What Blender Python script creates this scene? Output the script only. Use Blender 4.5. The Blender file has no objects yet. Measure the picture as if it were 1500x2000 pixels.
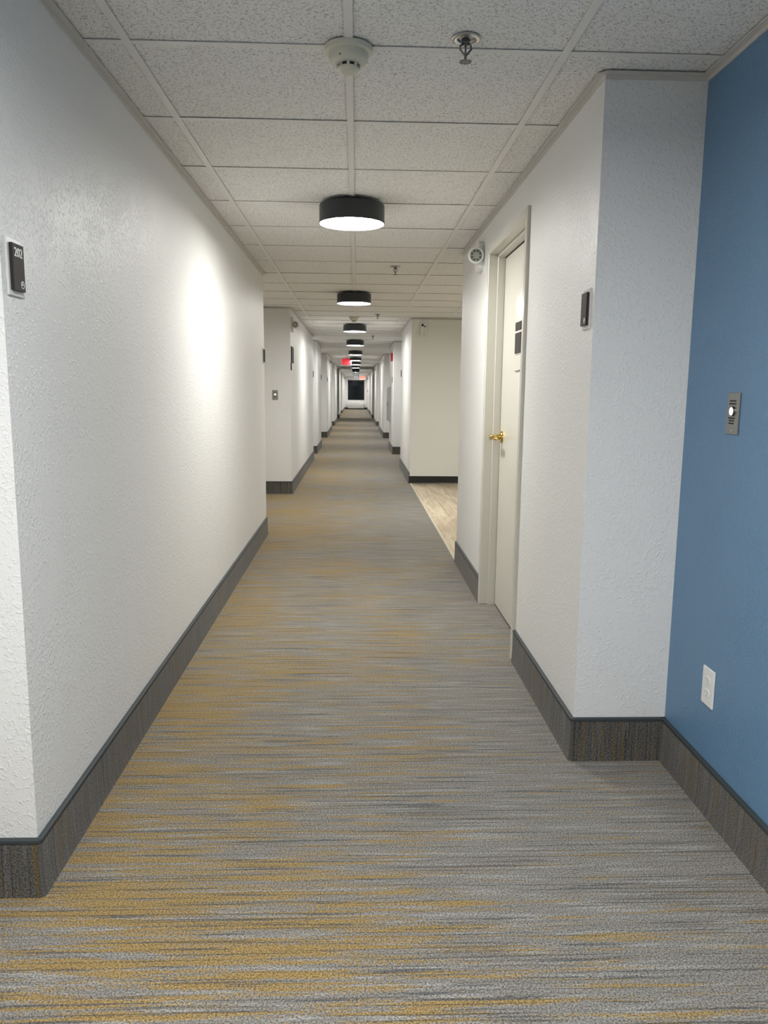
import bpy, bmesh, math, random
from mathutils import Vector, Matrix
random.seed(7)
S = bpy.context.scene
COL = S.collection

# ------------------------------------------------------------------ camera, world, exposure
FPX = 1516.1                       # focal length in pixels of the 1500x2000 frame
PITCH, YAW, ROLL = 0.1549, 0.0367, 0.0098
EYE, CEIL = 1.2336, 2.1757         # camera height, ceiling height
cam = bpy.data.cameras.new('camera')
cam.sensor_fit = 'VERTICAL'; cam.sensor_height = 24.0
cam.lens = 24.0 * FPX / 2000.0
cam.clip_start = 0.02; cam.clip_end = 200
camo = bpy.data.objects.new('camera', cam); COL.objects.link(camo)
fw = Vector((math.sin(YAW)*math.cos(PITCH), math.cos(YAW)*math.cos(PITCH), -math.sin(PITCH)))
r0 = Vector((math.cos(YAW), -math.sin(YAW), 0)); u0 = r0.cross(fw)
r1 = r0*math.cos(ROLL) + u0*math.sin(ROLL); u1 = u0*math.cos(ROLL) - r0*math.sin(ROLL)
M = Matrix((r1, u1, -fw)).transposed().to_4x4(); M.translation = Vector((0, 0, EYE))
camo.matrix_world = M
S.camera = camo
w = bpy.data.worlds.new('night'); S.world = w; w.use_nodes = True
w.node_tree.nodes['Background'].inputs[0].default_value = (0.010, 0.013, 0.020, 1)
w.node_tree.nodes['Background'].inputs[1].default_value = 1.0
S.view_settings.view_transform = 'Standard'; S.view_settings.look = 'None'
S.view_settings.gamma = 1.0; S.view_settings.use_curve_mapping = False
S.view_settings.exposure = 0.0
LAMP_STRENGTH = 110.0
LAMP_WARM = (1.0, 0.983, 0.935, 1)
LAMP_COOL = (1.0, 0.99, 0.965, 1)

# ------------------------------------------------------------------ material helpers
class NT:
    def __init__(s, name):
        s.m = bpy.data.materials.new(name); s.m.use_nodes = True
        s.t = s.m.node_tree; s.b = s.t.nodes['Principled BSDF']
    def n(s, kind, **kw):
        nd = s.t.nodes.new(kind)
        for k, v in kw.items():
            if k in nd.bl_rna.properties: setattr(nd, k, v)
            else: nd.inputs[k].default_value = v
        return nd
    def l(s, a, b): s.t.links.new(a, b)
    def val(s, op, a, b=None, c=None, clamp=False):
        nd = s.n('ShaderNodeMath', operation=op, use_clamp=clamp)
        for i, v in enumerate((a, b, c)):
            if v is None: continue
            if isinstance(v, (int, float)): nd.inputs[i].default_value = v
            else: s.l(v, nd.inputs[i])
        return nd.outputs[0]
    def mix(s, f, a, b):
        nd = s.n('ShaderNodeMix', data_type='RGBA')
        for i, v in ((0, f), (6, a), (7, b)):
            if isinstance(v, (int, float)): nd.inputs[i].default_value = v
            elif isinstance(v, tuple): nd.inputs[i].default_value = v if len(v) == 4 else v+(1,)
            else: s.l(v, nd.inputs[i])
        return nd.outputs[2]
    def coords(s, kind='Object', scale=(1, 1, 1), loc=(0, 0, 0)):
        tc = s.n('ShaderNodeTexCoord'); mp = s.n('ShaderNodeMapping')
        mp.inputs['Scale'].default_value = scale; mp.inputs['Location'].default_value = loc
        if kind == 'World':
            g = s.n('ShaderNodeNewGeometry'); s.l(g.outputs['Position'], mp.inputs[0])
        else: s.l(tc.outputs[kind], mp.inputs[0])
        return mp.outputs[0]
    def noise(s, vec, scale=1, detail=2, rough=.5, dist=0):
        nd = s.n('ShaderNodeTexNoise'); nd.inputs['Scale'].default_value = scale
        nd.inputs['Detail'].default_value = detail; nd.inputs['Roughness'].default_value = rough
        nd.inputs['Distortion'].default_value = dist
        s.l(vec, nd.inputs['Vector']); return nd.outputs['Fac']
    def ramp(s, v, lo, hi):
        nd = s.n('ShaderNodeMapRange', interpolation_type='SMOOTHSTEP'); s.l(v, nd.inputs[0])
        nd.inputs[1].default_value = lo; nd.inputs[2].default_value = hi
        return nd.outputs[0]
    def bump(s, h, strength, dist=.002):
        nd = s.n('ShaderNodeBump'); nd.inputs['Strength'].default_value = strength
        nd.inputs['Distance'].default_value = dist; s.l(h, nd.inputs['Height']); s.l(nd.outputs[0], s.b.inputs['Normal'])
    def base(s, col):
        if isinstance(col, tuple): s.b.inputs['Base Color'].default_value = col if len(col) == 4 else col+(1,)
        else: s.l(col, s.b.inputs['Base Color'])
    def set(s, rough=.5, metal=0, spec=.5):
        s.b.inputs['Roughness'].default_value = rough; s.b.inputs['Metallic'].default_value = metal
        s.b.inputs['Specular IOR Level'].default_value = spec

def plain(name, col, rough=.5, metal=0, spec=.5, emit=0, ecol=None, grain=.03):
    k = NT(name); k.set(rough, metal, spec)
    if emit:
        k.base(col); k.b.inputs['Emission Color'].default_value = (ecol or col)+(1,) if len(ecol or col) == 3 else (ecol or col)
        k.b.inputs['Emission Strength'].default_value = emit
    else:
        f = k.noise(k.coords('Object'), 60, 3)
        k.base(k.mix(f, tuple(c*(1-grain) for c in col), tuple(min(1, c*(1+grain)) for c in col)))
    return k.m

def wall_paint(name, col, rough=.42, tex=1.0):
    k = NT(name); k.set(rough, 0, .5)
    v = k.coords('World')
    n1 = k.noise(v, 84, 2, .45, .6); n2 = k.noise(v, 230, 2, .5); n3 = k.noise(v, 7, 2)
    # splatter islands of knock-down texture over a finer orange peel
    isl = k.ramp(k.val('ADD', n1, k.val('MULTIPLY', k.val('SUBTRACT', n3, .5), .35)), .52, .66)
    h = k.val('ADD', k.val('MULTIPLY', isl, .75), k.val('MULTIPLY', n2, .65))
    k.bump(h, .38*tex, .0042)
    k.base(k.mix(n3, tuple(c*.985 for c in col), col))
    k.l(k.val('ADD', k.val('MULTIPLY', n3, .12), rough-.06), k.b.inputs['Roughness'])
    return k.m

def carpet(name, uv=False):
    k = NT(name); k.set(.95, 0, .12)
    k.b.inputs['Sheen Weight'].default_value = .15
    if uv:
        tc = k.n('ShaderNodeUVMap'); sw = k.n('ShaderNodeMapping'); sw.inputs['Rotation'].default_value = (0, 0, math.radians(90))
        k.l(tc.outputs[0], sw.inputs[0]); base = sw.outputs[0]
        def C(sc, lc=(0, 0, 0)):
            mp = k.n('ShaderNodeMapping'); mp.inputs['Scale'].default_value = sc; mp.inputs['Location'].default_value = lc
            k.l(base, mp.inputs[0]); return mp.outputs[0]
        fine = C((1, 1, 1))
    else:
        def C(sc, lc=(0, 0, 0)): return k.coords('World', sc, lc)
        fine = C((1, 1, 0))
    a = k.noise(C((2.3, 48, 0)), 1, 3, .6)              # ochre bands
    a2 = k.noise(C((5.0, 125, 0), (5, 2, 0)), 1, 2, .5)  # ochre threads
    b = k.noise(C((2.4, 78, 0), (9, 4, 0)), 1, 3, .55)   # slate dashes
    c = k.noise(C((4.0, 60, 0), (3, 7, 0)), 1, 3, .6)   # light dashes
    big = k.noise(C((.9, 1.6, 0), (1, 3, 0)), 1, 2)
    sp = k.noise(fine, 235, 3, .75); sp2 = k.noise(fine, 120, 2, .6)
    amt = k.val('ADD', k.val('MULTIPLY', a, .75), k.val('MULTIPLY', a2, .25))
    amt = k.val('ADD', amt, k.val('MULTIPLY', k.val('SUBTRACT', big, .5), .30))
    if not uv:
        g = k.n('ShaderNodeNewGeometry'); sx = k.n('ShaderNodeSeparateXYZ'); k.l(g.outputs['Position'], sx.inputs[0])
        amt = k.val('SUBTRACT', amt, k.val('MULTIPLY', k.val('ADD', sx.outputs[0], .10), .064))
    else:
        amt = k.val('SUBTRACT', amt, .030)
    amt = k.val('ADD', amt, k.val('MULTIPLY', k.val('SUBTRACT', sp2, .5), .30))
    och = k.ramp(amt, .475, .585)
    dk = k.ramp(k.val('ADD', b, k.val('MULTIPLY', k.val('SUBTRACT', sp2, .5), .20)), .575, .66)
    lt = k.ramp(c, .50, .64)
    f = .94
    gray = k.mix(lt, (.225*f, .213*f, .193*f), (.300*f, .292*f, .272*f))
    col = k.mix(k.val('MULTIPLY', och, .92), gray, (.315*f, .208*f, .064*f))
    col = k.mix(k.val('MULTIPLY', dk, .85), col, (.082*f, .085*f, .088*f))
    ln = k.ramp(k.noise(C((1.7, 150, 0), (2, 11, 0)), 1, 2, .5), .585, .645)   # thin dark threads
    col = k.mix(k.val('MULTIPLY', ln, .72), col, (.085*f, .076*f, .062*f))
    spk = k.val('ADD', k.val('MULTIPLY', k.ramp(sp, .32, .68), 1.45), .30)
    hs = k.n('ShaderNodeHueSaturation'); k.l(col, hs.inputs['Color']); k.l(spk, hs.inputs['Value'])
    out = hs.outputs[0]
    if uv:
        h2 = k.n('ShaderNodeHueSaturation'); h2.inputs['Value'].default_value = .45; h2.inputs['Saturation'].default_value = .8
        k.l(out, h2.inputs['Color']); out = h2.outputs[0]
    k.base(out)
    k.bump(k.val('ADD', sp, sp2), .6, .004)
    return k.m

def ceiling_tile_mat():
    k = NT('mineral_fibre_tile'); k.set(.9, 0, .2)
    oi = k.n('ShaderNodeObjectInfo')
    v = k.coords('World')
    n = k.noise(v, 150, 2, .5, 1.2); m = k.noise(v, 62, 2, .5, 2.5); lg = k.noise(v, 3, 2)
    # fissures: thin wormy level lines of two distorted noises, and pin holes
    worm = k.val('ABSOLUTE', k.val('SUBTRACT', m, .5))
    fis = k.val('MULTIPLY', k.ramp(worm, .030, .008), k.ramp(k.noise(v, 95, 2, .5), .46, .54))
    vo = k.n('ShaderNodeTexVoronoi'); vo.inputs['Scale'].default_value = 88; k.l(v, vo.inputs['Vector'])
    hole = k.val('MULTIPLY', k.ramp(vo.outputs['Distance'], .24, .12), k.ramp(n, .42, .50))
    mark = k.val('MAXIMUM', fis, hole)
    col = k.mix(lg, (.86, .85, .825), (.90, .89, .865))
    k.base(k.mix(k.val('MULTIPLY', mark, .85), col, (.15, .135, .12)))
    k.bump(k.val('SUBTRACT', k.val('MULTIPLY', k.noise(v, 300, 2), .2), mark), .5, .002)
    return k.m

def wood_mat():
    k = NT('pale_oak_vinyl'); k.set(.38, 0, .4)
    oi = k.n('ShaderNodeObjectInfo')
    tc = k.n('ShaderNodeTexCoord'); mp = k.n('ShaderNodeMapping'); mp.inputs['Scale'].default_value = (14, 1.6, 1)
    ad = k.n('ShaderNodeVectorMath', operation='ADD'); k.l(tc.outputs['Object'], ad.inputs[0]); k.l(oi.outputs['Location'], ad.inputs[1])
    k.l(ad.outputs[0], mp.inputs[0])
    g1 = k.noise(mp.outputs[0], 1.3, 4, .6, 1.0); g2 = k.noise(mp.outputs[0], 9, 3, .6)
    c1 = k.mix(k.ramp(g1, .32, .68), (.42, .335, .225), (.66, .565, .42))
    c2 = k.mix(k.val('MULTIPLY', g2, .35), c1, (.40, .31, .21))
    hs = k.n('ShaderNodeHueSaturation'); k.l(c2, hs.inputs['Color'])
    k.l(k.val('ADD', k.val('MULTIPLY', oi.outputs['Random'], .35), .82), hs.inputs['Value'])
    k.base(hs.outputs[0])
    return k.m

MT = dict(
    wall=wall_paint('white_wall_paint', (.800, .800, .790)),
    beige=wall_paint('alcove_wall_paint', (.82, .825, .775), .5, .35),
    blue=wall_paint('blue_wall_paint', (.128, .250, .405), .42, .8),
    carpet=carpet('striped_carpet'),
    base=carpet('carpet_base', True),
    binding=plain('slate_binding_tape', (.036, .046, .050), .6),
    tile=ceiling_tile_mat(),
    grid=plain('white_grid_paint', (.80, .785, .755), .45),
    angle=plain('wall_angle_paint', (.62, .60, .565), .5),
    deck=plain('plenum_deck', (.08, .08, .08), .9),
    wood=wood_mat(),
    strip=plain('pale_reducer_strip', (.62, .56, .45), .4),
    vinyl=plain('black_vinyl_base', (.012, .012, .012), .35),
    subfloor=plain('subfloor', (.2, .18, .15), .9),
    drum=plain('matt_black_steel', (.030, .034, .041), .38, .0),
    white_metal=plain('white_enamel', (.75, .75, .73), .35),
    cream=plain('cream_plastic', (.66, .64, .53), .4),
    slot=plain('dark_slot', (.03, .028, .025), .6),
    chrome=plain('chrome', (.55, .55, .54), .16, 1),
    darkchrome=plain('dull_chrome', (.20, .20, .195), .30, 1),
    steel=plain('brushed_steel', (.36, .35, .32), .36, 1),
    ink=plain('black_ink', (.012, .012, .012), .6),
    brass=plain('polished_brass', (.78, .53, .15), .16, 1),
    frame=plain('greige_frame_paint', (.60, .585, .52), .28, 0, .5),
    leaf=plain('greige_door_paint', (.66, .65, .58), .22, 0, .5),
    gap=plain('dark_door_gasket', (.03, .029, .025), .8),
    sign_face=plain('brown_grey_sign_face', (.055, .047, .045), .62, 0, .2),
    sign_edge=plain('black_sign_edge', (.012, .011, .010), .4),
    sign_back=plain('clear_white_sign_plate', (.70, .69, .66), .25),
    sign_ink=plain('white_sign_ink', (.80, .79, .77), .5),
    plastic=plain('white_plastic', (.80, .80, .79), .28),
    greyplastic=plain('grey_plastic', (.42, .42, .40), .4),
    led=plain('dark_led_cup', (.14, .14, .12), .4),
    lens=plain('clear_lens', (.46, .47, .43), .2),
    lens_rim=plain('white_lens_rim', (.86, .88, .83), .25),
    button=plain('lit_white_button', (.8, .8, .8), .3, emit=.75, ecol=(.95, 1.0, .98)),
    red=plain('fire_red', (.42, .012, .012), .35),
    exit_panel=plain('exit_red_panel', (.55, .03, .05), .4, emit=.26, ecol=(1.0, .08, .11)),
    exit_letter=plain('exit_red_letters', (.8, .05, .05), .4, emit=.85, ecol=(1.0, .05, .06)),
    exit_pale=plain('exit_pale_panel', (.8, .5, .45), .4, emit=.55, ecol=(1.0, .36, .30)),
    cabinet=plain('grey_cabinet_enamel', (.36, .37, .37), .4),
    dark_frame=plain('dark_window_frame', (.02, .021, .022), .4),
    glass=plain('night_glass', (.006, .009, .012), .06, 0, .6),
    ptac=plain('ptac_white', (.78, .78, .76), .4),
    ptac_mid=plain('ptac_louver', (.50, .50, .49), .5),
    ptac_grey=plain('ptac_grey_grille', (.30, .30, .30), .5),
)
def lamp_mat(name, col, s):
    k = NT(name); k.base((.9, .9, .88)); k.b.inputs['Emission Color'].default_value = col
    k.b.inputs['Emission Strength'].default_value = s; return k.m
MT['lamp'] = lamp_mat('lit_opal_diffuser', LAMP_WARM, LAMP_STRENGTH)
MT['lamp_cool'] = lamp_mat('lit_opal_diffuser_cool', LAMP_COOL, LAMP_STRENGTH*2.05)
MT['lamp_off'] = plain('unlit_opal_diffuser', (.75, .74, .70), .4)

# ------------------------------------------------------------------ mesh helpers
class MB:
    def __init__(s): s.bm = bmesh.new(); s.uv = None
    def box(s, x0, x1, y0, y1, z0, z1, bev=0, seg=2):
        r = bmesh.ops.create_cube(s.bm, size=1)
        vs = r['verts']
        for v in vs:
            v.co.x = x0 if v.co.x < 0 else x1
            v.co.y = y0 if v.co.y < 0 else y1
            v.co.z = z0 if v.co.z < 0 else z1
        if bev:
            es = list({e for v in vs for e in v.link_edges})
            bmesh.ops.bevel(s.bm, geom=es, offset=bev, segments=seg, affect='EDGES', profile=.5)
        return s
    def lathe(s, prof, n=32, axis='Z', c=(0, 0, 0), a0=0):
        """prof: (radius, height) list turned round an axis through c"""
        rings = []
        for r, h in prof:
            ring = []
            for i in range(n if r > 1e-6 else 1):
                a = a0 + 2*math.pi*i/n
                p = (r*math.cos(a), r*math.sin(a), h)
                if axis == 'Y': p = (p[0], p[2], p[1])
                if axis == 'X': p = (p[2], p[0], p[1])
                ring.append(s.bm.verts.new((p[0]+c[0], p[1]+c[1], p[2]+c[2])))
            rings.append(ring)
        for A, B in zip(rings, rings[1:]):
            for i in range(n):
                j = (i+1) % n
                if len(A) == 1 and len(B) == 1: continue
                if len(A) == 1: s.bm.faces.new((A[0], B[i], B[j]))
                elif len(B) == 1: s.bm.faces.new((A[i], A[j], B[0]))
                else: s.bm.faces.new((A[i], A[j], B[j], B[i]))
        return s
    def tube(s, pts, rad, n=10):
        rings = []
        pts = [Vector(p) for p in pts]
        rads = rad if isinstance(rad, (list, tuple)) else [rad]*len(pts)
        up = Vector((0, 0, 1))
        for i, p in enumerate(pts):
            d = (pts[min(i+1, len(pts)-1)] - pts[max(i-1, 0)]).normalized()
            a = d.cross(up) if abs(d.dot(up)) < .95 else d.cross(Vector((1, 0, 0)))
            a.normalize(); b = d.cross(a)
            rings.append([s.bm.verts.new(p + (a*math.cos(t)+b*math.sin(t))*rads[i]) for t in [2*math.pi*k/n for k in range(n)]])
        for A, B in zip(rings, rings[1:]):
            for i in range(n): s.bm.faces.new((A[i], A[(i+1) % n], B[(i+1) % n], B[i]))
        s.bm.faces.new(rings[0][::-1]); s.bm.faces.new(rings[-1])
        return s
    def prism(s, pts, y0, y1):
        """outline in local x,z extruded along y"""
        A = [s.bm.verts.new((x, y0, z)) for x, z in pts]; B = [s.bm.verts.new((x, y1, z)) for x, z in pts]
        s.bm.faces.new(A); s.bm.faces.new(B[::-1])
        for i in range(len(pts)):
            j = (i+1) % len(pts); s.bm.faces.new((A[i], B[i], B[j], A[j]))
        return s
    def sweep(s, path, prof, side, arc=5, closed=True, u0=0):
        """path: (x,y) points; prof: (d,z) with d measured into the room; side=-1: room on the right of the path"""
        uvl = s.bm.loops.layers.uv.verify()
        P = [Vector(p) for p in path]; N = len(P)
        slices = []          # (func of d -> point, arclength)
        L = u0
        for i in range(N):
            d1 = (P[i]-P[i-1]).normalized() if i else None
            d2 = (P[i+1]-P[i]).normalized() if i < N-1 else None
            if i: L += (P[i]-P[i-1]).length
            nrm = lambda d: Vector((-d.y, d.x))*side
            if d1 is None: slices.append((P[i], [nrm(d2)], L, False))
            elif d2 is None: slices.append((P[i], [nrm(d1)], L, False))
            else:
                n1, n2 = nrm(d1), nrm(d2)
                cr = (d1.x*d2.y - d1.y*d2.x)*side
                slices.append((P[i], [n1, n2], L, cr < 0))
        rows = []
        for p, ns, L, convex in slices:
            if len(ns) == 1:
                rows.append(([p + ns[0]*d for d, z in prof], L))
            else:
                n1, n2 = ns; mit = (n1+n2)/(1+n1.dot(n2))
                if convex and max(d for d, z in prof) > 0:
                    for q in range(arc):
                        t = q/(arc-1); nn = (n1*math.cos(t*math.pi/2) + n2*math.sin(t*math.pi/2))
                        rows.append(([p + (nn if d > 0 else mit)*d for d, z in prof], L + (q-(arc-1)/2)*.008))
                else:
                    rows.append(([p + mit*d for d, z in prof], L))
        V = [[s.bm.verts.new((q.x, q.y, z)) for q, (d, z) in zip(pts, prof)] for pts, L in rows]
        K = len(prof)
        for a in range(len(V)-1):
            for b in range(K if closed else K-1):
                c = (b+1) % K
                try: f = s.bm.faces.new((V[a][b], V[a+1][b], V[a+1][c], V[a][c]))
                except ValueError: continue
                for lp, (u, vv) in zip(f.loops, ((rows[a][1], prof[b][1]), (rows[a+1][1], prof[b][1]), (rows[a+1][1], prof[c][1]), (rows[a][1], prof[c][1]))):
                    lp[uvl].uv = (u, vv)
        if closed:
            s.bm.faces.new(V[0]); s.bm.faces.new(V[-1][::-1])
        return s
    def text(s, body, size, loc, depth=.0006, align='CENTER'):
        """upright lettering in the local x,z plane facing -y"""
        cu = bpy.data.curves.new('lettering', 'FONT'); cu.body = body; cu.size = size
        cu.align_x = align; cu.align_y = 'CENTER'; cu.extrude = depth/2; cu.resolution_u = 3
        o = bpy.data.objects.new('lettering', cu)
        dg = bpy.context.evaluated_depsgraph_get()
        COL.objects.link(o); dg.update()
        me = bpy.data.meshes.new_from_object(o.evaluated_get(dg))
        me.transform(Matrix.Translation(loc) @ Matrix.Rotation(math.pi/2, 4, 'X'))
        s.bm.from_mesh(me)
        bpy.data.objects.remove(o); bpy.data.curves.remove(cu); bpy.data.meshes.remove(me)
        return s
    def build(s, name, mat, parent=None, smooth=False, loc=None):
        bmesh.ops.recalc_face_normals(s.bm, faces=s.bm.faces)
        me = bpy.data.meshes.new(name); s.bm.to_mesh(me); s.bm.free()
        if smooth:
            me.polygons.foreach_set('use_smooth', [True]*len(me.polygons))
            try: me.set_sharp_from_angle(angle=math.radians(35))
            except Exception: pass
        me.materials.append(MT[mat] if isinstance(mat, str) else mat)
        o = bpy.data.objects.new(name, me); COL.objects.link(o)
        if parent: o.parent = parent
        if loc: o.location = loc
        return o

def tag(o, label=None, cat=None, group=None, kind=None):
    if label: o['label'] = label
    if cat: o['category'] = cat
    if group: o['group'] = group
    if kind: o['kind'] = kind
    return o
def thing(name, label, cat, loc, rotz=0, group=None):
    o = bpy.data.objects.new(name, None); COL.objects.link(o); o.empty_display_size = .05
    o.location = loc; o.rotation_euler = (0, 0, math.radians(rotz)); return tag(o, label, cat, group)
def struct(o, label=None): o['kind'] = 'structure'; return tag(o, label)
def dup(root, label, loc, rotz=None, group=None, skip=()):
    r = root.copy(); COL.objects.link(r); r.location = loc
    if rotz is not None: r.rotation_euler = (0, 0, math.radians(rotz))
    r['label'] = label
    if group: r['group'] = group
    for ch in [o for o in bpy.data.objects if o.parent == root]:
        if ch.name.split('.')[0] in skip: continue
        c = ch.copy(); COL.objects.link(c); c.parent = r
        for g in [o for o in bpy.data.objects if o.parent == ch]:
            d = g.copy(); COL.objects.link(d); d.parent = c
    return r

# ------------------------------------------------------------------ the setting
XL, XR, XR2, XB = -.772, .738, .722, 1.05
YB, YE = -5.0, 52.1                     # back wall, end wall
RY = [5.565, 10.41]                     # alcove
AX = 2.60                               # alcove depth
WT = CEIL + .07                         # top of walls, above the hung ceiling
left_rec = [(6.648, 9.287, .9), (14.13, 15.29, .3), (17.3, 20.6, .3), (24.7, 27.65, .3), (32.0, 35.2, .3), (39.1, 42.9, .3)]
right_rec = [(12.675, 15.25, .3), (17.1, 20.5, .3), (24.9, 27.7, .3), (32.8, 35.4, .3), (40.6, 43.0, .3)]
pathL = [(-1.07, YB), (-1.07, 1.775), (XL, 1.775)]
for a, b, d in left_rec: pathL += [(XL, a), (XL-d, a), (XL-d, b), (XL, b)]
pathL += [(XL, YE)]
DY0, DY1, DZ = 3.43, 4.445, 2.018       # door frame outer edges
pathR1a = [(XB, 2.46), (XR, 2.46), (XR, DY0)]
pathR1b = [(XR, DY1), (XR, RY[0]), (AX, RY[0])]
pathR2 = [(XR2, RY[1]+.012)]
for a, b, d in right_rec: pathR2 += [(XR2, a), (XR2+d, a), (XR2+d, b), (XR2, b)]
pathR2 += [(XR2, YE)]
wp = [(0, 0), (0, WT), (-.09, WT), (-.09, 0)]

struct(MB().sweep(pathL, wp, -1).build('wall_left', 'wall'))
mb = MB().sweep(pathR1a, wp, 1); mb.sweep(pathR1b, wp, 1)
mb.sweep([(XR, DY0), (XR, DY1)], [(0, DZ), (0, WT), (-.09, WT), (-.09, DZ)], 1)
struct(mb.build('wall_right', 'wall'))
struct(MB().sweep(pathR2, wp, 1).build('wall_right', 'wall'))
struct(MB().sweep([(XB, YB), (XB, 2.46)], wp, 1).build('wall_blue', 'blue'), 'textured blue accent wall with outlet and call plate')
struct(MB().sweep([(AX, RY[0]+.002), (AX, RY[1]), (XR2, RY[1])], [(0, 0), (0, WT), (-.012, WT), (-.012, 0)], 1).build('wall_alcove', 'beige'))
struct(MB().box(-1.2, 1.2, YB-.1, YB, 0, WT).build('wall_back', 'wall'))
# end wall round the dark window
WX0, WX1, WZ0, WZ1 = -.565, .530, .610, 1.915
mb = MB(); mb.box(-1.0, WX0, YE, YE+.12, 0, WT); mb.box(WX1, 1.0, YE, YE+.12, 0, WT)
mb.box(WX0, WX1, YE, YE+.12, 0, WZ0); mb.box(WX0, WX1, YE, YE+.12, WZ1, WT)
struct(mb.build('wall_end', 'wall'))
win = struct(MB().box(WX0, WX0+.035, YE-.01, YE+.1, WZ0, WZ1).box(WX1-.035, WX1, YE-.01, YE+.1, WZ0, WZ1).box(WX0, WX1, YE-.01, YE+.1, WZ0, WZ0+.035).box(WX0, WX1, YE-.01, YE+.1, WZ1-.035, WZ1).build('window_1', 'dark_frame'), 'dark night window over white wall unit at corridor end')
MB().box(WX0+.035, WX1-.035, YE+.04, YE+.046, WZ0+.035, WZ1-.035).build('pane', 'glass', win)

# floors
fl = MB()
fl.box(-1.9, 1.2, YB-.1, RY[0], -.05, 0)
fl.box(-1.9, XR-.008, RY[0], RY[1], -.05, 0)
fl.box(-1.9, 1.2, RY[1], YE+.1, -.05, 0)
struct(fl.build('floor', 'carpet'), 'grey and ochre streaked corridor carpet')
fa = struct(MB().box(XR-.008, AX, RY[0], RY[1], -.05, -.006).build('floor_alcove', 'subfloor'), 'pale oak plank floor of side alcove')
PW, PL = .182, 1.22
px = XR+.012; ci = 0
plank_mesh = {}
while px < AX:
    w_ = min(PW, AX-px); y = RY[0] - random.random()*PL
    while y < RY[1]:
        y0, y1 = max(y, RY[0])+.0008, min(y+PL, RY[1])-.0008
        if y1-y0 > .01:
            key = (round(w_, 4), round(y1-y0, 3))
            if key not in plank_mesh:
                o = MB().box(.0007, w_-.0007, 0, y1-y0, -.006, .002, .0012, 1).build('plank', 'wood', fa); plank_mesh[key] = o.data
            else:
                o = bpy.data.objects.new('plank', plank_mesh[key]); COL.objects.link(o); o.parent = fa
            o.location = (px, y0, 0)
        y += PL
    px += PW
struct(MB().box(XR-.010, XR+.012, RY[0], RY[1]-.002, -.006, .005, .002, 1).build('trim_1', 'strip'), 'pale reducer strip between carpet and planks')

# carpet baseboards with a bound top edge
bp = [(0, .140), (.011, .140), (.012, .05), (.0135, .018), (.017, 0), (0, 0)]
bind = [(0, .139), (.0125, .139), (.0132, .143), (.0125, .148), (.008, .150), (0, .150)]
def baseboard(name, paths, side):
    m1, m2 = MB(), MB(); u = 0
    for p in paths:
        m1.sweep(p, bp, side, 7, u0=u); m2.sweep(p, bind, side, 7); u += 13.7
    o = struct(m1.build(name, 'base', smooth=True)); m2.build('binding', 'binding', o, smooth=True); return o
baseboard('baseboard_left', [pathL], -1)
baseboard('baseboard_right', [pathR1a[::1], [(XR, DY1), (XR, RY[0]), (XR+.1, RY[0])]], 1)
baseboard('baseboard_right', [[(XR2, RY[1]+.001)]+pathR2[1:]], 1)
baseboard('baseboard_blue', [[(XB, YB), (XB, 2.46)]], 1)
vb = [(0, 0), (0, .1), (.004, .1), (.006, .012), (.012, 0)]
struct(MB().sweep([(XR+.1, RY[0]), (AX, RY[0]), (AX, RY[1]), (XR2-.004, RY[1])], vb, 1).build('baseboard_alcove', 'vinyl'), 'black vinyl base of side alcove')
struct(MB().box(XL, XR2, YE-.02, YE, 0, .12).build('baseboard_end', 'vinyl'), 'black base below the end window')

# hung ceiling: runners, cross tees, tiles
T = .6096; GX = [-.6349+T*i for i in range(-1, 7)]   # runner lines from x=-1.2445
GY0 = 2.327 + .011
ceil = struct(MB().box(-1.9, 2.8, YB-.1, YE+.1, CEIL+.09, CEIL+.12).build('ceiling', 'deck'), 'white acoustic tile ceiling on exposed grid')
def in_alcove(y): return RY[0]-T < y < RY[1]
def xspan(y0, y1):
    xa = XL-.03
    if y0 < 1.775: xa = -1.10
    for a, b, d in left_rec:
        if y1 > a and y0 < b: xa = min(xa, XL-d-.03)
    xb = XR+.03
    if y0 < 2.46: xb = XB+.03
    for a, b, d in right_rec:
        if y1 > a and y0 < b: xb = max(xb, XR2+d+.03)
    if y1 > RY[0] and y0 < RY[1]: xb = AX+.03
    return xa, xb
NEAR = 12.2
tile_mesh, far_tiles, far_tees = {}, MB(), MB()
tee_mesh = {}
lines = [-.6349+T*i for i in range(-3, 7)]
k0 = int(math.floor((YB-GY0)/T))
k = k0
def cut(y0, y1):
    cs = [a for r in left_rec for a in r[:2]] + [a for r in right_rec for a in r[:2]] + RY + [1.775, 2.46]
    return any(y0 < c < y1 for c in cs)
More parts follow.
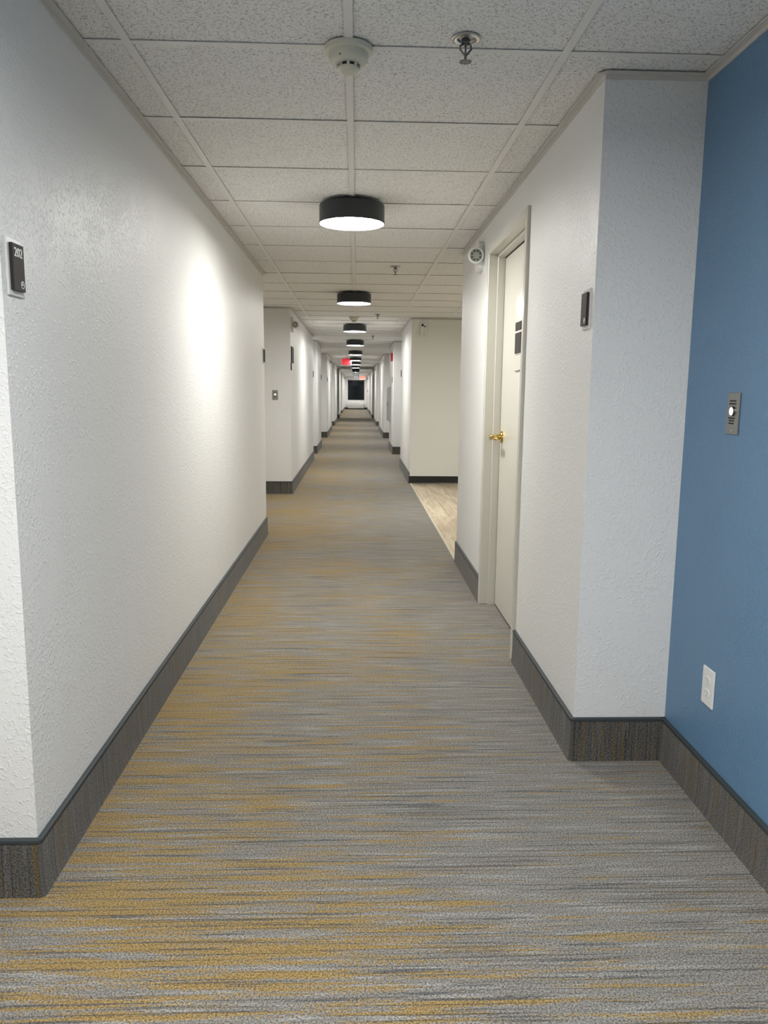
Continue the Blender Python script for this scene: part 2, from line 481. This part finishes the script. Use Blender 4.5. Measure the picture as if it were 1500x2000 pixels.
while GY0+k*T < YE:
    y0, y1 = GY0+k*T, GY0+(k+1)*T
    xa, xb = xspan(y0, y1)
    xs = [xa]+[x for x in lines if xa+.02 < x < xb-.02]+[xb]
    for x0, x1 in zip(xs, xs[1:]):
        wd = x1-x0
        ya, yb = y0+.0015, y1-.0015
        if y0 < NEAR:
            key = round(wd, 3)
            if key not in tile_mesh:
                o = MB().box(.0015, wd-.0015, 0, yb-ya, .0035, .0185, .0015, 1).build('ceiling_tile', 'tile', ceil); tile_mesh[key] = o.data
                o2 = MB().box(.011, wd-.011, -.0115, .0115, 0, .0022).box(.011, wd-.011, -.001, .001, .002, .035).build('cross_tee', 'grid', ceil); tee_mesh[key] = o2.data
            else:
                o = bpy.data.objects.new('ceiling_tile', tile_mesh[key]); COL.objects.link(o); o.parent = ceil
                o2 = bpy.data.objects.new('cross_tee', tee_mesh[key]); COL.objects.link(o2); o2.parent = ceil
            # lay-in tiles never sit quite alike
            o.location = (x0, ya, CEIL+random.uniform(0, .0012)); o2.location = (x0, y0, CEIL+random.uniform(-.0003, .0003))
        else:
            z = random.uniform(0, .0012)
            far_tiles.box(x0+.0015, x1-.0015, ya, yb, CEIL+.0035+z, CEIL+.0185)
            far_tees.box(x0+.011, x1-.011, y0-.0115, y0+.0115, CEIL, CEIL+.0022)
    k += 1
far_tiles.build('ceiling_tile', 'tile', ceil)['kind'] = 'stuff'
far_tees.build('cross_tee', 'grid', ceil)['kind'] = 'stuff'
for x in lines:
    if x < -1.8: continue
    segs = []
    if XL < x < XR: segs = [(YB, YE)]
    elif x > XR: segs = [(RY[0], RY[1])] if x > XB else [(YB, 2.46), (RY[0], RY[1])]
    else: segs = [(left_rec[0][0], left_rec[0][1])]
    for a, b in segs:
        MB().box(x-.0118, x+.0118, a, b, CEIL-.0012, CEIL+.001).box(x-.001, x+.001, a, b, CEIL+.001, CEIL+.04).build('main_runner', 'grid', ceil)
wa = [(0, CEIL-.004), (.022, CEIL-.004), (.022, CEIL-.0015), (.003, CEIL-.0015), (.003, CEIL+.022), (0, CEIL+.022)]
wa2 = [(0, CEIL-.018), (.004, CEIL-.018), (.004, CEIL-.006), (.022, CEIL-.006), (.022, CEIL-.0015), (0, CEIL-.0015)]
for i, (p, sd) in enumerate([(pathL, -1), ([(XB, YB)]+[(XB, 2.46), (XR, 2.46), (XR, RY[0]), (AX, RY[0])], 1), ([(AX, RY[0]), (AX, RY[1]), (XR2, RY[1])]+pathR2[1:], 1)]):
    struct(MB().sweep(p, wa2, sd, 2).build('trim_%d' % (i+2), 'angle'), 'white wall angle edging the ceiling')

# ------------------------------------------------------------------ door in right wall
door = bpy.data.objects.new('door_1', None); COL.objects.link(door); door.location = (XR, (DY0+DY1)/2, 0)
struct(door, 'greige steel door in deep frame with brass lever')
def rel(o): 
    me = o.data; me.transform(Matrix.Translation((-XR, -(DY0+DY1)/2, 0))); return o
FX = XR-.014
jf = .042
rel(MB().box(FX, XR+.14, DY1-jf, DY1, 0, DZ, .003, 1).build('jamb', 'frame', door))
rel(MB().box(FX, XR+.14, DY0, DY0+jf, 0, DZ, .003, 1).build('jamb', 'frame', door))
rel(MB().box(FX, XR+.14, DY0+jf-.001, DY1-jf+.001, DZ-.040, DZ, .003, 1).build('frame_head', 'frame', door))
rel(MB().box(XR+.036, XR+.078, DY1-jf-.016, DY1-jf+.001, 0, DZ-.038, .002, 1).build('door_stop', 'frame', door))
rel(MB().box(XR+.036, XR+.078, DY0+jf-.001, DY0+jf+.016, 0, DZ-.038, .002, 1).build('door_stop', 'frame', door))
rel(MB().box(XR+.036, XR+.078, DY0+jf, DY1-jf, DZ-.056, DZ-.039, .002, 1).build('door_stop', 'frame', door))
rel(MB().box(XR+.079, XR+.084, DY0+jf, DY1-jf, 0, DZ-.039).build('gasket', 'gap', door))
leaf = rel(MB().box(XR+.076, XR+.125, DY0+jf+.004, DY1-jf-.022, .010, DZ-.062, .002, 1).build('door_leaf', 'leaf', door))
LX = XR+.076; HY, HZ = DY1-jf-.085, .985
h = MB(); h.lathe([(0, 0), (.034, 0), (.034, -.004), (.030, -.010), (.016, -.014), (.013, -.030), (.0125, -.052), (.016, -.058), (.0165, -.068), (.010, -.073), (0, -.074)], 28, 'X', (LX, HY, HZ))
h.tube([(LX-.062, HY, HZ), (LX-.064, HY-.02, HZ+.001), (LX-.064, HY-.05, HZ+.003), (LX-.062, HY-.08, HZ+.001), (LX-.056, HY-.105, HZ-.003), (LX-.048, HY-.115, HZ-.004)], [.013, .0135, .012, .010, .009, .006], 12)
rel(h.build('lever_handle', 'brass', leaf, smooth=True))
rel(MB().box(LX-.0015, LX+.001, HY-.14, HY-.035, HZ-.002, HZ+.001).build('scratch', 'frame', leaf)) if False else None
rel(MB().box(LX-.008, LX, 3.905, 4.010, EYE+.105, EYE+.111, .001, 1).build('card_slot', 'greyplastic', leaf))
MB().box(LX-.03, LX+.3, DY0-.02, DY1+.02, -.04, -.004)
struct(MB().box(XR+.15, XR+.16, DY0-.1, DY1+.1, 0, DZ+.1).build('wall_behind_door', 'deck'))

# ------------------------------------------------------------------ ceiling lights
def ceiling_light():
    t = thing('ceiling_light', '', 'light', (0, 0, 0), 0, 'black drum lights along the corridor ceiling')
    MB().lathe([(0, 0), (.062, 0), (.062, -.010), (.055, -.013), (0, -.013)], 32).build('canopy', 'white_metal', t, smooth=True)
    MB().lathe([(0, -.012), (.160, -.012), (.1645, -.014), (.166, -.018), (.166, -.1035), (.1640, -.1045), (.1630, -.1040), (.1630, -.016), (0, -.0145)], 64).build('drum_shade', 'drum', t, smooth=True)
    MB().lathe([(.1625, -.070), (.1625, -.0960), (.1605, -.0975), (.155, -.0982), (0, -.0985)], 64).build('diffuser', 'lamp', t, smooth=True)
    MB().lathe([(.062, -.009), (.010, -.0095)], 12).build('mount', 'white_metal', t) if False else None
    return t
CX = -.026
proto = ceiling_light()
LY = [.49, 4.14, 7.815, 11.48, 15.0, 18.9, 22.5, 26.1, 29.8, 33.4, 37.1, 40.75, 44.4, 47.5, 50.7]
lab = {4.14: 'large black drum light with glowing white diffuser, next after the smoke detector by the sprinkler',
       7.815: 'lit black drum light between two sprinklers, second one down the corridor',
       11.48: 'lit black drum light just beyond the small far smoke detector',
       15.0: 'lit black drum light beyond the last of the ceiling sprinklers',
       18.9: 'lit black drum light just before the red exit sign',
       22.5: 'lit black drum light beside the red exit sign',
       50.7: 'tiny lit drum light in front of the end window'}
for i, y in enumerate(LY):
    l_ = lab.get(y, 'tiny lit drum light between the red and the pale exit sign')
    if y == .49: l_ = 'black drum light over the blue walled recess'
    if y == 33.4: l_ = 'tiny unlit drum light between the red and the pale exit sign'
    o = proto if i == 0 else dup(proto, l_, (0, 0, 0))
    o['label'] = l_; o.location = (CX, y, CEIL-.001)
for ch in [c for c in bpy.data.objects if c.name.startswith('diffuser')]:
    m_ = {33.4: 'lamp_off', .49: 'lamp_cool'}.get(round(ch.parent.location.y, 2))
    if m_: ch.data = ch.data.copy(); ch.data.materials[0] = MT[m_]
al = dup(proto, 'black drum light inside the plank floored alcove', (1.75, 7.9, CEIL-.001), group='alcove light')
for ch in [c for c in bpy.data.objects if c.parent == al and c.name.startswith('diffuser')]:
    ch.data = ch.data.copy(); ch.data.materials[0] = MT['lamp']

# ------------------------------------------------------------------ smoke detectors
sd = thing('smoke_detector', 'cream smoke detector on ceiling beside the nearest sprinkler', 'smoke detector', (CX, 2.335, CEIL-.001), 0, 'ceiling smoke detectors')
MB().lathe([(0, 0), (.067, 0), (.0675, -.006), (.066, -.013), (.060, -.016), (0, -.016)], 40).build('base_plate', 'cream', sd, smooth=True)
body = MB().lathe([(.054, -.015), (.054, -.030), (.050, -.037), (.040, -.042), (.033, -.044), (0, -.044)], 40).build('body', 'cream', sd, smooth=True)
MB().lathe([(.0275, -.043), (.0275, -.054), (0, -.054)], 32).build('sensor_core', 'slot', sd, smooth=True)
cg = MB().lathe([(.0315, -.0525), (.031, -.057), (.026, -.062), (.016, -.065), (0, -.066)], 32)
for i in range(8):
    a = 2*math.pi*i/8
    cg.box(-.004, .004, -.0035, .0035, -.054, -.043)
    bmesh.ops.translate(cg.bm, verts=cg.bm.verts[-8:], vec=(.029*math.cos(a), .029*math.sin(a), 0))
cg.build('sensor_cap', 'cream', sd, smooth=True)
MB().lathe([(0, 0), (.0022, 0), (.0022, -.002), (0, -.0025)], 10, 'Z', (-.022, -.047, -.033)).build('indicator', 'slot', sd)
dup(sd, 'small cream smoke detector on ceiling between two drum lights', (CX-.008, 10.345, CEIL-.001))

# ------------------------------------------------------------------ sprinklers
sp = thing('sprinkler_head', 'chrome pendent sprinkler head on ceiling beside cream smoke detector', 'sprinkler', (.292, 2.262, CEIL-.001), 0, 'ceiling sprinkler heads')
MB().lathe([(.0385, .002), (.0385, -.001), (.036, -.003), (.030, -.0035), (.024, -.001), (.022, .003)], 36).build('escutcheon', 'chrome', sp, smooth=True)
b_ = MB().lathe([(0, .002), (.011, .002), (.011, -.010), (.0085, -.012), (.0085, -.016), (0, -.016)], 6)
b_.build('fitting', 'darkchrome', sp)
for sgn in (-1, 1):
    MB().tube([(.009*sgn, 0, -.012), (.015*sgn, 0, -.018), (.016*sgn, 0, -.024), (.008*sgn, 0, -.034), (.002*sgn, 0, -.040)], [.003, .003, .0028, .0026, .003], 8).build('frame_arm', 'darkchrome', sp, smooth=True)
MB().lathe([(0, -.014), (.0028, -.014), (.0028, -.036), (0, -.037)], 10).build('bulb', 'darkchrome', sp, smooth=True)
MB().tube([(0, 0, -.036), (0, 0, -.058)], [.004, .0035], 8).build('stem', 'darkchrome', sp)
df = MB().lathe([(0, -.0555), (.010, -.0555), (.010, -.0575), (0, -.0575)], 24)
for i in range(12):
    a = 2*math.pi*i/12; n0 = len(df.bm.verts)
    df.box(.009, .0165, -.0026, .0026, -.0580, -.0562)
    df.bm.verts.ensure_lookup_table()
    bmesh.ops.rotate(df.bm, verts=df.bm.verts[n0:], cent=(0, 0, 0), matrix=Matrix.Rotation(a, 3, 'Z'))
df.build('deflector', 'darkchrome', sp)
for lb, x, y in [('small dark sprinkler head on ceiling beyond the first drum light', .297, 6.19),
                 ('tiny dark sprinkler head on ceiling beyond the second drum light', .262, 9.95),
                 ('tiny dark sprinkler head on ceiling beyond the third drum light', .284, 13.8)]:
    dup(sp, lb, (x, y, CEIL-.001))

# ------------------------------------------------------------------ emergency lamps
def emergency():
    t = thing('emergency_lamp', '', 'emergency light', (0, 0, 0), 0, 'round emergency lamps on the corridor walls')
    # local: wall plane y=0 facing -y
    out = [(-.085+.035*(1-math.cos(a)), .055+.035*math.sin(a)) for a in [0]]
    oct_ = []
    for cx, cz, a0 in ((.042, .06, 0), (-.042, .06, 90), (-.042, -.03, 180), (.042, -.03, 270)):
        r = .03 if cz > 0 else .05
        for q in range(5):
            a = math.radians(a0+q*22.5); oct_.append((cx*(1 if cz > 0 else .7)+r*math.cos(a), cz+r*math.sin(a)))
    MB().prism(oct_, -.030, 0).build('back_plate', 'plastic', t)
    return t
def lamp_head(t, sgn):
    """head turned to look down the corridor; sgn=+1 looks along local +x, -1 along local -x"""
    c = (.078*sgn, -.050, .0)
    MB().lathe([(.012, -.002), (.012, -.036)], 12, 'Y', (.052*sgn, -.02, .0)).build('swivel', 'plastic', t, smooth=True)
    P = [(0, -.035), (.026, -.034), (.040, -.022), (.0445, .0), (.0455, .022), (.0445, .024), (.036, .024), (.036, .019), (0, .019)]
    MB().lathe([(r, h*sgn) for r, h in P[:5]], 32, 'X', c).build('lamp_housing', 'plastic', t, smooth=True)
    MB().lathe([(r, h*sgn) for r, h in [(.0455, .020), (.0450, .026), (.042, .028), (.0355, .026), (.0355, .018)]], 32, 'X', c).build('lens_rim', 'lens_rim', t, smooth=True)
    ln = MB().lathe([(.0358, .019*sgn), (0, .021*sgn)], 32, 'X', c).build('lens', 'lens', t, smooth=True)
    d = MB()
    for i in range(8):
        a = 2*math.pi*(i+.5)/8
        d.lathe([(0, .0235*sgn), (.0068, .0225*sgn), (.0068, .018*sgn)], 10, 'X', (c[0], c[1]+.0255*math.cos(a), c[2]+.0255*math.sin(a)))
    d.build('led_cups', 'led', ln)
er = emergency(); lamp_head(er, 1)
er['label'] = 'white round emergency lamp on wall above the door frame edge'
er.location = (XR, 4.735, EYE+.778); er.rotation_euler = (0, 0, math.radians(-90))
el = emergency(); lamp_head(el, -1)
el['label'] = 'round emergency lamp high on wall over the tall dark plaque'
el.location = (XL, 9.46, EYE+.757); el.rotation_euler = (0, 0, math.radians(90))
for s_, y, z, lb in ((1, 31.0, .70, 'tiny round emergency lamp far down corridor, opposite side from the red exit sign'), (1, 48.3, .72, 'tiny round emergency lamp beside the pale exit sign'),
                 (-1, 22.7, .80, 'tiny round emergency lamp level with the red exit sign'), (-1, 48.3, .75, 'tiny round emergency lamp near the end window, across from pale exit sign')):
    if s_ > 0: dup(er, lb, (XR2, y, EYE+z))
    else: dup(el, lb, (XL, y, EYE+z))

# ------------------------------------------------------------------ room signs
def room_sign(num=None, symbol=True):
    t = thing('room_sign', '', 'sign', (0, 0, 0), 0, 'dark room plaques along the corridor')
    MB().box(-.038, .038, -.005, 0, -.063, .063, .0015, 1).build('back_plate', 'sign_back', t)
    MB().box(-.029, .029, -.013, -.005, -.051, .051, .001, 1).build('plaque', 'sign_edge', t)
    f = MB().box(-.0285, .0285, -.0136, -.0128, -.0505, .0505).build('plaque_face', 'sign_face', t)
    if num: MB().text(num, .0285, (-.001, -.0142, .031), .0012).build('number', 'sign_ink', f)
    if symbol:
        s_ = MB()
        s_.lathe([(.0085, -.0137), (.0085, -.0143), (.0068, -.0143), (.0068, -.0137)], 28, 'Y', (.014, 0, -.036))
        s_.box(.0070, .0205, -.0143, -.0137, -.0370, -.0352)
        s_.box(.0125, .0145, -.0143, -.0137, -.0360, -.0300)
        s_.build('symbol', 'sign_ink', f)
    return t
r202 = room_sign('202'); r202['label'] = 'dark plaque reading 202 on white plate'; r202.location = (XL, 1.836, EYE+.265); r202.rotation_euler = (0, 0, math.radians(90))
rr = room_sign(None); rr['label'] = 'dark room plaque on white plate beside the outer corner before the door'; rr.location = (XR, 2.527, EYE+.263); rr.rotation_euler = (0, 0, math.radians(-90))
for side, y, z, lb in ((-1, 6.585, .277, 'dark plaque at far end of the long white wall'),
                       (-1, 14.02, .28, 'small plaque at corridor recess edge beyond the call plate wall'),
                       (-1, 17.15, .28, 'tiny plaque on short wall across from the grey fire cabinet'),
                       (-1, 20.8, .28, 'tiny plaque just before the level of the red exit sign'),
                       (1, 12.56, .275, 'small dark plaque on white wall beyond the alcove'),
                       (1, 15.6, .22, 'tiny plaque on the wall below the red fire alarm')):
    dup(rr, lb, (XL if side < 0 else XR2, y, EYE+z), 90 if side < 0 else -90)
t = thing('wall_plaque', 'tall dark plaque under the far round emergency lamp', 'sign', (XL, 9.50, EYE+.412), 90)
MB().box(-.14, .14, -.012, 0, -.095, .095, .002, 1).build('plaque', 'sign_edge', t); MB().box(-.137, .137, -.0128, -.0118, -.092, .092).build('plaque_face', 'sign_face', t)
t = thing('plaque_shadow', 'narrow dark slab for the shadow below the tall dark plaque', 'sign', (XL, 9.335, EYE+.272), 90)  # dark slab standing in for the shadow of the sign at the corner
MB().box(-.03, .03, -.009, 0, -.045, .045, .001, 1).build('plaque', 'sign_edge', t); MB().box(-.028, .028, -.0096, -.0088, -.043, .043).build('plaque_face', 'sign_face', t)
# door sign: two dark fields on a pale plate
t = thing('door_sign', 'two part brown grey sign on the greige door', 'sign', (LX, 3.945, EYE+.27), -90)
MB().box(-.080, .072, -.004, 0, -.082, .083, .001, 1).build('back_plate', 'sign_back', t)
MB().box(-.072, .064, -.0075, -.003, .036, .077, .0008, 1).build('name_panel', 'sign_face', t)
MB().box(-.072, .064, -.0075, -.003, -.077, .024, .0008, 1).build('text_panel', 'sign_face', t)

# ------------------------------------------------------------------ call plates and outlet
def call_plate(label, loc, rot):
    t = thing('call_plate', label, 'call button', loc, rot, 'steel call plates')
    MB().box(-.034, .034, -.005, 0, -.0575, .0575, .0018, 2).build('plate', 'steel', t)
    MB().lathe([(.014, -.0045), (.014, -.0085), (.012, -.0095), (.0115, -.006)], 28, 'Y', (0, 0, .006)).build('bezel', 'darkchrome', t, smooth=True)
    MB().lathe([(.0117, -.006), (.0112, -.0095), (0, -.0105)], 28, 'Y', (0, 0, .006)).build('button', 'button', t, smooth=True)
    for z in (.047, -.047): MB().lathe([(.0035, -.0045), (.0035, -.0058), (0, -.0064)], 14, 'Y', (0, 0, z)).build('screw', 'chrome', t, smooth=True)
    for z, x0, x1 in ((.0345, -.020, .018), (.0265, -.022, .021), (-.0130, -.022, .016), (-.0200, -.017, .012), (-.0275, -.018, .014)):
        m = MB(); x = x0
        rr_ = random.Random(int(z*1e5))
        while x < x1-.002:
            wd = rr_.uniform(.0016, .0030); m.box(x, min(x+wd, x1), -.0054, -.0049, z-.0019, z+.0019); x += wd+.0008
        m.build('lettering', 'ink', t)
    return t
call_plate('steel call plate with white button on blue wall', (XB, 2.139, EYE-.053), -90)
call_plate('small dark steel call plate on the recess face beyond the long white wall', (-.9555, 9.287, EYE-.061), 0)
t = thing('outlet', 'white duplex outlet low on blue wall', 'outlet', (XB, 2.160, EYE-.859), -90)
MB().box(-.036, .036, -.006, 0, -.0575, .0575, .0025, 2).build('cover_plate', 'plastic', t)
for z in (.0195, -.0195):
    rc = [(.0165*math.cos(a), z+max(-.0125, min(.0125, .0172*math.sin(a)))) for a in [2*math.pi*i/28 for i in range(28)]]
    r_ = MB().prism(rc, -.0078, -.0055).build('receptacle', 'plastic', t)
    m = MB(); m.box(-.0075, -.0058, -.0081, -.0076, z-.001, z+.008); m.box(.0055, .0072, -.0081, -.0076, z, z+.0075)
    m.lathe([(0, -.0081), (.0026, -.0081), (.0026, -.0076)], 12, 'Y', (0, 0, z-.0075)); m.build('slots', 'greyplastic', r_)
MB().lathe([(.003, -.0058), (.003, -.0068), (0, -.0072)], 12, 'Y').build('screw', 'white_metal', t, smooth=True)

# ------------------------------------------------------------------ white two-lens device on the alcove wall
t = thing('wall_sensor', 'white upright box with two black lenses on alcove wall', 'sensor', (.879, RY[1], EYE+.797), 0)
MB().box(-.043, .043, -.032, 0, -.083, .083, .008, 3).build('housing', 'plastic', t, smooth=True)
for x, z, r in ((-.016, .055, .0155), (.014, .038, .0095)):
    MB().lathe([(r, -.030), (r, -.036), (r*.7, -.041), (0, -.043)], 24, 'Y', (x, 0, z)).build('lens', 'ink', t, smooth=True)
MB().prism([(.003+.013*math.cos(a), -.060+.005*math.sin(a)) for a in [2*math.pi*i/20 for i in range(20)]], -.0328, -.0315).build('badge', 'greyplastic', t)

# ------------------------------------------------------------------ exit signs
def exit_sign(label, loc, wd, ht, panel, letters):
    t = thing('exit_sign', label, 'exit sign', loc, 0)
    top = CEIL-loc[2]
    MB().box(-wd/2, wd/2, -.02, .02, -ht, 0, .004, 1).build('housing', 'white_metal', t)
    MB().box(-wd/2+.008, wd/2-.008, -.0225, -.019, -ht+.008, -.008).build('face_panel', panel, t)
    MB().text('EXIT', ht*.78, (0, -.0235, -ht/2), .002).build('letters', letters, t)
    MB().box(-.05, .05, -.018, .018, -.001, top-.001).build('mount', 'white_metal', t)
    return t
exit_sign('red lit exit sign hanging beside the far drum lights', (-.278, 22.5, EYE+.905), .27, .20, 'exit_panel', 'exit_letter')
exit_sign('pale red exit sign above the end window', (.352, 45.3, EYE+.835), .36, .22, 'exit_pale', 'exit_letter')

# ------------------------------------------------------------------ fire alarm, cabinet
t = thing('fire_alarm', 'red fire alarm strobe high on far corridor wall', 'fire alarm', (XR2, 15.75, EYE+.665), -90)
MB().box(-.06, .06, -.045, 0, -.08, .08, .006, 2).build('body', 'red', t)
MB().box(-.035, .035, -.062, -.044, .015, .06, .005, 2).build('strobe', 'lens', t)
for i in range(5): MB().box(-.04, .04, -.0465, -.0445, -.06+i*.014, -.054+i*.014).build('horn_slot', 'slot', t)
t = thing('extinguisher_cabinet', 'grey fire extinguisher cabinet on far corridor wall', 'cabinet', (XR2, 16.70, EYE-.275), -90)
MB().box(-.29, .29, -.055, 0, -.355, .355, .004, 1).build('body', 'cabinet', t)
dr = MB().box(-.27, .27, -.064, -.054, -.335, .335, .004, 1).build('cabinet_door', 'cabinet', t)
MB().box(.235, .255, -.078, -.063, -.05, .05, .003, 1).build('pull', 'darkchrome', dr)
t = thing('pull_station', 'tiny red pull station near the end window', 'fire alarm', (XR2, 49.6, EYE-.02), -90)
MB().box(-.04, .04, -.03, 0, -.06, .06, .004, 1).build('body', 'red', t); MB().box(-.025, .025, -.037, -.029, -.02, .0, .002, 1).build('pull_bar', 'white_metal', t)

# ------------------------------------------------------------------ wall unit under the end window
t = thing('wall_air_conditioner', 'white wall air conditioner below the dark window', 'air conditioner', (-.026, YE-.02, .075), 0)
MB().box(-.53, .53, -.30, 0, 0, .355, .015, 2).build('cabinet', 'ptac', t, smooth=True)
for i in range(7): MB().box(-.48, .48, -.306, -.298, .05+i*.028, .062+i*.028, .002, 1).build('intake_louver', 'ptac_mid', t)
for i in range(4): MB().box(-.44, .22, -.302+i*.001, -.296, .275+i*.017, .286+i*.017, .002, 1).build('outlet_louver', 'ptac_grey', t)
MB().box(.27, .49, -.304, -.297, .27, .34, .003, 1).build('control_flap', 'ptac', t)
MB().box(-.50, .50, -.26, -.01, -.075, .002).build('plinth', 'vinyl', t)
